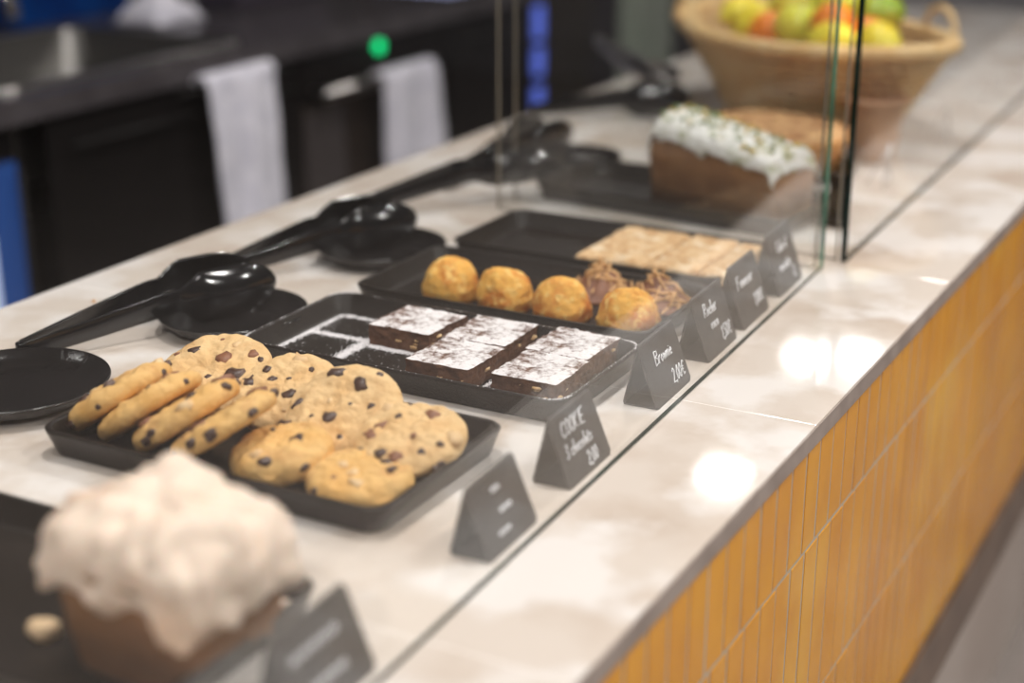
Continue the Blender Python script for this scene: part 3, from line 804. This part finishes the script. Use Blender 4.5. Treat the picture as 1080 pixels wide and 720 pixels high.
def sign(label, y0, wdt, lines, H=.056, depth=.036, back=.023):
    """folded card standing like a tent: front leaf leans back to the ridge, rear leaf props it"""
    xf = glx(y0 + wdt / 2) - .007
    t = thing('price_sign', label, 'price sign', (xf, y0, CT + .0003), 0, 'slate price signs along the glass')
    th = .0016
    t.rotation_euler.z = .0367
    def at(y, z, d): return (-back * (z / H) + d, y, z)
    prof = [(.004, 0), (wdt - .004, 0), (wdt, .004), (wdt - .001, H - .003), (wdt - .004, H), (.004, H), (.001, H - .003), (0, .004)]
    MB().rings([[at(y, z, 0) for y, z in prof], [at(y, z, -th) for y, z in prof]]).build('front_leaf', M['slate'], t, False)
    def bt(y, z, d): return (-depth + (depth - back) * (z / H) - d, y, z)
    MB().rings([[bt(y, z, -th) for y, z in prof], [bt(y, z, 0) for y, z in prof]]).build('rear_leaf', M['slate'], t, False)
    MB().box(-depth + .001, -.001, .002, wdt - .002, 0, .0014).build('tent_shade', M['slate'], t, False)  # added dark sheet in place of the shade inside the tent
    for i, (txt, yy, zz, sz) in enumerate(lines):
        lettering('lettering', txt, yy, zz, sz, t, at)
    return t
sign('dark price sign with blurred writing in front of the meringue cake', .664, .090, [('~~~~~', .012, .036, .015), ('~~~~', .020, .014, .015)], H=.060)
sign('dark price sign with unreadable writing before the cookie tray corner', .918, .084, [('~~', .034, .040, .009), ('~~~', .036, .024, .009), ('~~~', .024, .010, .009)], H=.056)
sign('dark price sign reading cookie in capitals', 1.064, .088, [('COOKIE', .016, .038, .012), ('3 chocolats', .012, .022, .011), ('2,00', .044, .006, .011)], H=.058)
sign('dark price sign reading Brownie 2,00€', 1.262, .092, [('Brownie', .026, .034, .0125), ('2,00€', .052, .010, .0125)], H=.060)
sign('dark price sign reading Rocher coco 1,50€', 1.404, .090, [('Rocher', .022, .040, .0125), ('coco', .032, .026, .011), ('1,50€', .052, .010, .0125)], H=.064)
sign('dark price sign reading Financier 1,80€', 1.516, .090, [('Financier', .014, .040, .0125), ('1,80€', .052, .014, .0125)], H=.066)
sign('dark price sign nearest the glass corner behind the Financier one', 1.646, .090, [('Cake d', .026, .044, .0125), ('noisette', .022, .024, .012), ('2,', .062, .010, .012)], H=.070)

# small black holder right behind the glass corner
hd = thing('black_card_holder', 'small dark block standing beyond the corner of the glass', 'holder', (-.585, 1.985, CT))
bev(MB().box(-.014, .014, -.016, .016, 0, .014).build('base', M['tray'], hd, False), .002)
bev(MB().box(-.010, .012, -.003, .003, .013, .070).build('stem', M['tray'], hd, False), .001)

# acrylic easels farther along
M['acrylic'] = mat('clear_acrylic', (.62, .58, .56), .15, spec=.6)
def easel(label, y):
    t = thing('acrylic_easel', label, 'sign holder', (-.585, y, CT), R(4), 'clear easels behind the farther glass')
    mb = MB()
    mb.tube([(0, -.024, 0), (.0, -.005, .062)], .0018, 6); mb.tube([(0, .024, 0), (.0, .005, .062)], .0018, 6)
    mb.tube([(0, -.017, .022), (0, .017, .022)], .0018, 6)
    mb.build('front_legs', M['acrylic'], t); MB().tube([(0, 0, .06), (-.03, 0, 0)], .0018, 6).build('back_leg', M['acrylic'], t)
easel('small clear easel behind the farther glass, nearest of three', 2.235)
easel('small clear easel behind the farther glass, middle of three', 2.585)
easel('small clear easel behind the farther glass, farthest of three', 2.99)

# ================================================================ CUP
cu = thing('terracotta_cup', 'small brown earthenware cup with orange brown filling before the fruit basket', 'cup', (-.655, 2.395, CT))
MB().lathe([(.032, 0), (.035, .002), (.040, .04), (.045, .088), (.0525, .094), (.054, .098), (.052, .101), (.048, .100), (.044, .094), (.040, .086), (.002, .084)], 56).build('cup_body', M['terracotta'], cu)
MB().lathe([(.0408, .0865), (.026, .090), (.001, .0915)], 40, close=False).build('filling', M['spice'], cu)
# napkin
o = MB().grid(lambda u, v: ((u - .5) * .09, (v - .5) * .08, .004 + .010 * abs(nz(u * 4, v * 4, 0, 1, 3)) + .012 * math.sin(u * 5) ** 2), 24, 20).build('paper_napkin', M['napkin'], None, loc=(-.985, 2.475, CT)); solid(o, .0015)
tag(o, 'crumpled pale lavender napkin left of the basket foot', 'napkin')

# ================================================================ BASKET
bk = thing('wicker_basket', 'large oval honey coloured wicker basket filled with fruit', 'basket', (-.843, 2.630, CT + .001), R(-42))
def bpt(a, z, o=0):
    H = .155; f = max(0, z / H)
    ax = lerp(.205, .325, f ** 1.1) + o; ay = lerp(.10, .185, f ** 1.1) + o
    zz = z + .012 * f * (math.cos(a) ** 2)
    return Vector((ax * math.cos(a), ay * math.sin(a), zz))
mb = MB(); S = 44
NR = 12
for r_ in range(NR):
    z = .006 + r_ * (.148 / NR)
    P = []
    for k in range(S * 4):
        a = 2 * PI * k / (S * 4)
        P.append(bpt(a, z, -.0 + .0040 * math.cos(a * S + PI * (r_ % 2))))
    mb.tube(P, .0056, 6, closed=True)
for k in range(S):
    a = 2 * PI * (k + .0) / S
    mb.tube([bpt(a, z_ * .155 / 6, 0) for z_ in range(7)], .0032, 5)
mb.build('woven_wall', M['wicker'], bk)
mb = MB()
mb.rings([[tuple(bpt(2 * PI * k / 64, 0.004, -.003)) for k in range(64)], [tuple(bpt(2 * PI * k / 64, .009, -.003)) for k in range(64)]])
mb.build('base', M['wicker_shade'], bk)
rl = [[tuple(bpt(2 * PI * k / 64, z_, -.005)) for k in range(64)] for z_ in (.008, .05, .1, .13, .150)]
o = MB().rings(rl, cap0=False, cap1=False).build('shade_lining', M['wicker_shade'], bk); solid(o, .001)  # added dark sheet that gives the gaps in the weave their shade
mb = MB()
for ph in (0, 2 * PI / 3, 4 * PI / 3):
    P = []
    for k in range(240):
        a = 2 * PI * k / 240; t_ = a * 26 + ph
        p = bpt(a, .156, .007 * math.cos(t_)); p.z += .006 * math.sin(t_); P.append(p)
    mb.tube(P, .0075, 6, closed=True)
mb.build('braided_rim', M['wicker'], bk)
for s in (-1, 1):
    mb = MB(); P = []
    for k in range(17):
        q = PI * k / 16
        P.append((s * .13 + .045 * math.cos(q), s * .178, .160 + .045 * math.sin(q)))
    P = [(p[0], p[1] * .97, p[2]) for p in P]
    mb.tube(P, .0055, 6); mb.build('handle', M['wicker'], bk)

def fruit(kind, label, x, y, z, r, m, seed, squash=1.0, tip=False, group=None):
    t = thing(kind, label, {'green_apple': 'apple'}.get(kind, kind), (x, y, CT + z), seed * 1.3, group)
    prof = []; n = 22
    for i in range(n + 1):
        a = PI * i / n; rr = r * math.sin(a); z_ = -r * math.cos(a) * squash
        if kind == 'green_apple': z_ -= .28 * r * math.exp(-(rr / (r * .3)) ** 2) * (1 if a > PI / 2 else -.6); rr *= 1 + .06 * math.cos(a) * -1
        if tip: z_ *= 1 + .22 * math.exp(-(rr / (r * .3)) ** 2)
        prof.append((max(.0006, rr), z_))
    o = MB().lathe(prof, 36).build('skin', M[m], t)
    if tip: o.rotation_euler = (R(80), 0, R(seed * 70))
    if not tip:
        s = MB().tube([(0, 0, r * squash * .72), (.002, 0, r * squash * 1.05)], .0016, 6).build('stalk', M['stem'], t)
    return t
G = 'fruit piled in the wicker basket'
fr = [('lemon', 'yellow lemon at the left end of the basket', -1.06, 2.85, .155, .028, 'lemon', 1),
      ('lemon', 'yellow lemon behind the left handle of the basket', -.990, 2.80, .150, .029, 'lemon', 2),
      ('lemon', 'yellow lemon at the far left behind the two front ones', -.985, 2.905, .155, .029, 'lemon', 3),
      ('orange', 'orange near the front rim left of the large apple', -.905, 2.67, .150, .034, 'orange', 11),
      ('green_apple', 'large pale green apple in front, left of the glass seam', -.840, 2.650, .168, .040, 'apple', 4),
      ('green_apple', 'yellow green apple at the top of the heap, left of the glass seam', -.905, 2.75, .188, .038, 'apple', 5),
      ('orange', 'orange between the front lemon and the green apples, at the seam', -.772, 2.625, .182, .032, 'orange', 6),
      ('green_apple', 'darker green apple on the right side of the heap', -.712, 2.665, .196, .038, 'apple_green', 7),
      ('lemon', 'bright lemon low in front of the orange at the glass seam', -.742, 2.560, .163, .030, 'lemon', 8),
      ('lemon', 'bright lemon at the right end of the heap', -.668, 2.575, .166, .030, 'lemon', 9),
      ('orange', 'small orange between the two front right lemons', -.706, 2.615, .168, .030, 'orange', 10),
      ('green_apple', 'yellow green apple at the top, right of the glass seam', -.812, 2.725, .200, .038, 'apple', 12),
      ('lemon', 'yellow lemon in the middle of the basket behind the front orange', -.965, 2.74, .145, .032, 'lemon', 13)]
for k, l, x, y, z, r, m, sd in fr:
    dx, dy = x + .868, y - 2.742; ca, sa = math.cos(R(-8)), math.sin(R(-8))
    z += .008; r *= 1.13
    x, y = -.843 + dx * ca - dy * sa, 2.630 + dx * sa + dy * ca
    fruit(k, l, x, y, z, r, m, sd, squash=.9 if k == 'green_apple' else 1.0 if k == 'orange' else 1.25, tip=k == 'lemon', group=G)

# ================================================================ BACK BAR
BX = -2.2
mb = MB()
mb.box(-3.15, BX, -.5, 2.15, -.045, 0); mb.box(-3.15, BX, 2.88, 4.28, -.045, 0); mb.box(-3.15, -2.78, 2.15, 2.88, -.045, 0); mb.box(-2.275, BX, 2.15, 2.88, -.045, 0)
bw = mb.build('back_worktop', M['bg_stone'], None, False, loc=(0, 0, CT)); tag(bw, 'dark stone worktop along the back bar with a sink cut in', 'worktop')
# sink
sk = thing('kitchen_sink', 'stainless steel sink set in the dark back worktop', 'sink', (-2.53, 2.515, CT))
def rr2(i, z, r=.05): return rrect(-.255 + i, .255 - i, -.365 + i, .365 - i, r, z)
mb = MB().rings([rr2(-.012, .002), rr2(-.012, .006), rr2(.006, .007), rr2(.012, 0), rr2(.016, -.18), rr2(.04, -.2, .04)], cap0=False)
mb.build('basin', M['steel_dark'], sk)
MB().rings([rr2(-.014, .001), rr2(-.014, .009), rr2(.004, .009), rr2(.006, .001)], False, False).build('rim', M['steel'], sk)
fc = thing('kitchen_faucet', 'chrome faucet at the far side of the back bar sink', 'faucet', (-2.86, 2.62, CT))
MB().lathe([(.03, 0), (.03, .01), (.02, .015), (.02, .12), (.001, .125)], 24).build('base', M['chrome'], fc)
MB().tube([(0, 0, .1), (.0, 0, .16), (.05, .0, .17), (.12, 0, .15), (.15, 0, .10), (.155, 0, .06)], .014, 12).build('spout', M['chrome'], fc)
MB().tube([(0, 0, .12), (.02, .05, .15), (.04, .09, .15)], .009, 8).build('lever', M['chrome'], fc)
bt = thing('blue_tub', 'blue plastic tub behind the back bar sink', 'tub', (-2.98, 3.02, CT + .001))
def bx3(a, b, z, r=.03): return rrect(-a, a, -b, b, r, z)
MB().rings([bx3(.09, .20, 0), bx3(.11, .23, .19), bx3(.12, .24, .192), bx3(.12, .24, .20), bx3(.105, .225, .20), bx3(.085, .195, .01)]).build('tub_body', M['blue'], bt)
cl = MB().grid(lambda u, v: ((u - .5) * .15, (v - .5) * .17, .004 + (.085 * math.sin(PI * u) ** .6 * math.sin(PI * v) ** .6 if 0 < u < 1 and 0 < v < 1 else 0) * (1 + .5 * nz(u * 4, v * 4, 0, 1, 6))), 36, 36).build('white_cloth', M['towel'], None, loc=(-2.66, 3.06, CT)); solid(cl, .003)
tag(cl, 'crumpled white cloth heaped beside the sink on the back worktop', 'cloth')
ap = thing('storage_bin', 'dark grey bin on the back worktop beyond the white cloth', 'bin', (-2.75, 3.52, CT))
bev(MB().box(-.14, .14, -.2, .2, 0, .16).build('bin_body', mat('dark_purple_bin', (.05, .04, .055), .4), ap, False), .01)
bev(MB().box(-.15, .15, -.21, .21, .161, .185).build('lid', mat('bin_lid', (.09, .075, .09), .4), ap, False), .006)
sn = thing('window_glint', 'added blue white glowing plate standing in for a window reflection on the back worktop', 'window reflection', (-2.36, 3.94, CT))
bev(MB().box(-.14, .13, -.17, .17, 0, .012).build('glint_base', M['bg_cab'], sn, False), .003)
MB().box(-.13, .12, -.16, .16, .0121, .0135).build('screen', M['screen'], sn, False)  # glowing face painted in as the window reflection
# cabinets
def cabinet(y0, y1, label, m='bg_cab', doors=1):
    t = thing('base_cabinet', label, 'cabinet', (BX - .33, (y0 + y1) / 2, 0), 0, 'black cabinets of the back bar')
    h = (y1 - y0) / 2
    MB().box(-.3, .29, -h + .002, h - .002, .09, CT - .25).build('body', M[m], t, False)
    MB().box(-.3, .26, -h + .002, h - .002, 0, .09).build('plinth', M[m], t, False)
    n = doors
    for k in range(n):
        a = -h + 2 * h * k / n; b = -h + 2 * h * (k + 1) / n
        d = bev(MB().box(.291, .312, a + .004, b - .004, .10, CT - .055).build('door', M[m], t, False), .003)
        MB().tube([(.335, a + .05, CT - .11), (.335, b - .05, CT - .11)], .006, 8).build('handle', M['bg_cab'], d)
    return t
cabinet(-.4, .7, 'black back bar cabinet at the near end', doors=2)
cabinet(.7, 1.98, 'black back bar cabinet left of the lit fridge', doors=2)
cabinet(2.20, 3.03, 'black cabinet under the sink with a towel hanging in front', doors=1)
cabinet(3.72, 4.18, 'dark cabinet right of the oven', doors=1)
fg = thing('undercounter_fridge', 'undercounter fridge with a blue lit glass door at the left edge', 'fridge', (BX - .33, 2.09, 0))
MB().box(-.3, .29, -.105, .045, .05, CT - .06).build('body', M['bg_cab'], fg, False)
MB().box(.291, .305, -.10, .032, .07, CT - .12).build('glass_door', M['blue_glow'], fg, False)['label'] = 'blue lit glass door'
MB().box(.291, .309, -.105, -.045, .05, CT - .25).build('light_strip', M['white_glow'], fg, False)['label'] = 'pale white lit strip'
MB().tube([(.325, .02, .3), (.325, .02, CT - .13)], .006, 8).build('handle', M['bg_cab'], fg)
# oven
ov = thing('built_in_oven', 'dark built-in oven with a steel handle and green lamp', 'oven', (BX - .33, 3.37, 0))
MB().box(-.3, .29, -.335, .335, .05, CT - .06).build('body', M['bg_cab'], ov, False)
bev(MB().box(.291, .312, -.33, .33, .15, CT - .175).build('door', M['bg_brown'], ov, False), .003)
bev(MB().box(.3122, .316, -.33, -.16, .20, CT - .19).build('door_panel', mat('oven_glass', (.06, .05, .05), .15), ov, False), .001)
MB().box(.291, .314, -.33, .33, CT - .165, CT - .055).build('control_panel', M['bg_cab'], ov, False)
o = MB().tube([(.36, -.31, CT - .140), (.36, .18, CT - .140)], .016, 12).build('handle', M['steel'], ov)
for yy in (-.29, .16): MB().tube([(.312, yy, CT - .140), (.36, yy, CT - .140)], .008, 8).build('handle_bracket', M['steel'], ov)
MB().tube([(.314, .00, CT - .070), (.322, .00, CT - .070)], .017, 20).build('green_lamp', M['green_led'], ov)['label'] = 'glowing green lamp'
# blue lamps
bl = thing('drinks_cooler', 'dark drinks cooler with three blue lights at the end of the back bar', 'cooler', (BX - .33, 4.24, 0))
MB().box(-.28, .32, -.055, .055, .05, CT - .05).build('body', M['bg_cab'], bl, False)
for (a, b) in ((-.165, -.065), (-.275, -.19), (-.375, -.31)):
    MB().box(.321, .327, -.028, .028, CT + a, CT + b).build('blue_light', M['blue_led'], bl, False)['label'] = 'blue light'
for y, wd in ((4.42, .08), (4.60, .10)):
    pass
# towels
def towel(label, y0, y1, ztop, zbot, x, seed):
    t = None
    mb = MB(); n = 40
    def f(u, v):
        y = lerp(y0, y1, u); 
        s = v * 1.15
        drift = .05 * v * (u - .2) * 0
        wob = .012 * math.sin(u * 11 + seed) * min(1, v * 2) + .008 * nz(u * 5, v * 3, 0, 1, seed)
        if v < .12: a = PI * (1 - v / .12); return (x - .018 + .020 * math.cos(a) , y, ztop - .02 + .02 * math.sin(a))
        return (x + .004 + wob, y + .03 * (v - .12) * 1.0 + .008 * nz(v * 4, u * 2, 0, 1, seed + 2), lerp(ztop - .02, zbot, (v - .12) / .88))
    o = mb.grid(f, 40, 60).build('tea_towel', M['towel'], None, loc=(0, 0, CT)); solid(o, .006)
    return tag(o, label, 'towel', 'white towels hanging on the back bar')
towel('white ribbed towel hanging in front of the sink cabinet', 2.62, 2.86, -.030, -.50, BX + .038, 1)
towel('white towel hanging over the oven handle beside the green lamp', 3.28, 3.53, -.118, -.52, BX + .058, 4)
rl_ = MB().tube([(BX + .018, 2.55, CT - .058), (BX + .018, 2.95, CT - .058)], .006, 8).build('towel_rail', M['bg_cab'], None)
tag(rl_, 'slim dark rail carrying the left white towel', 'rail')
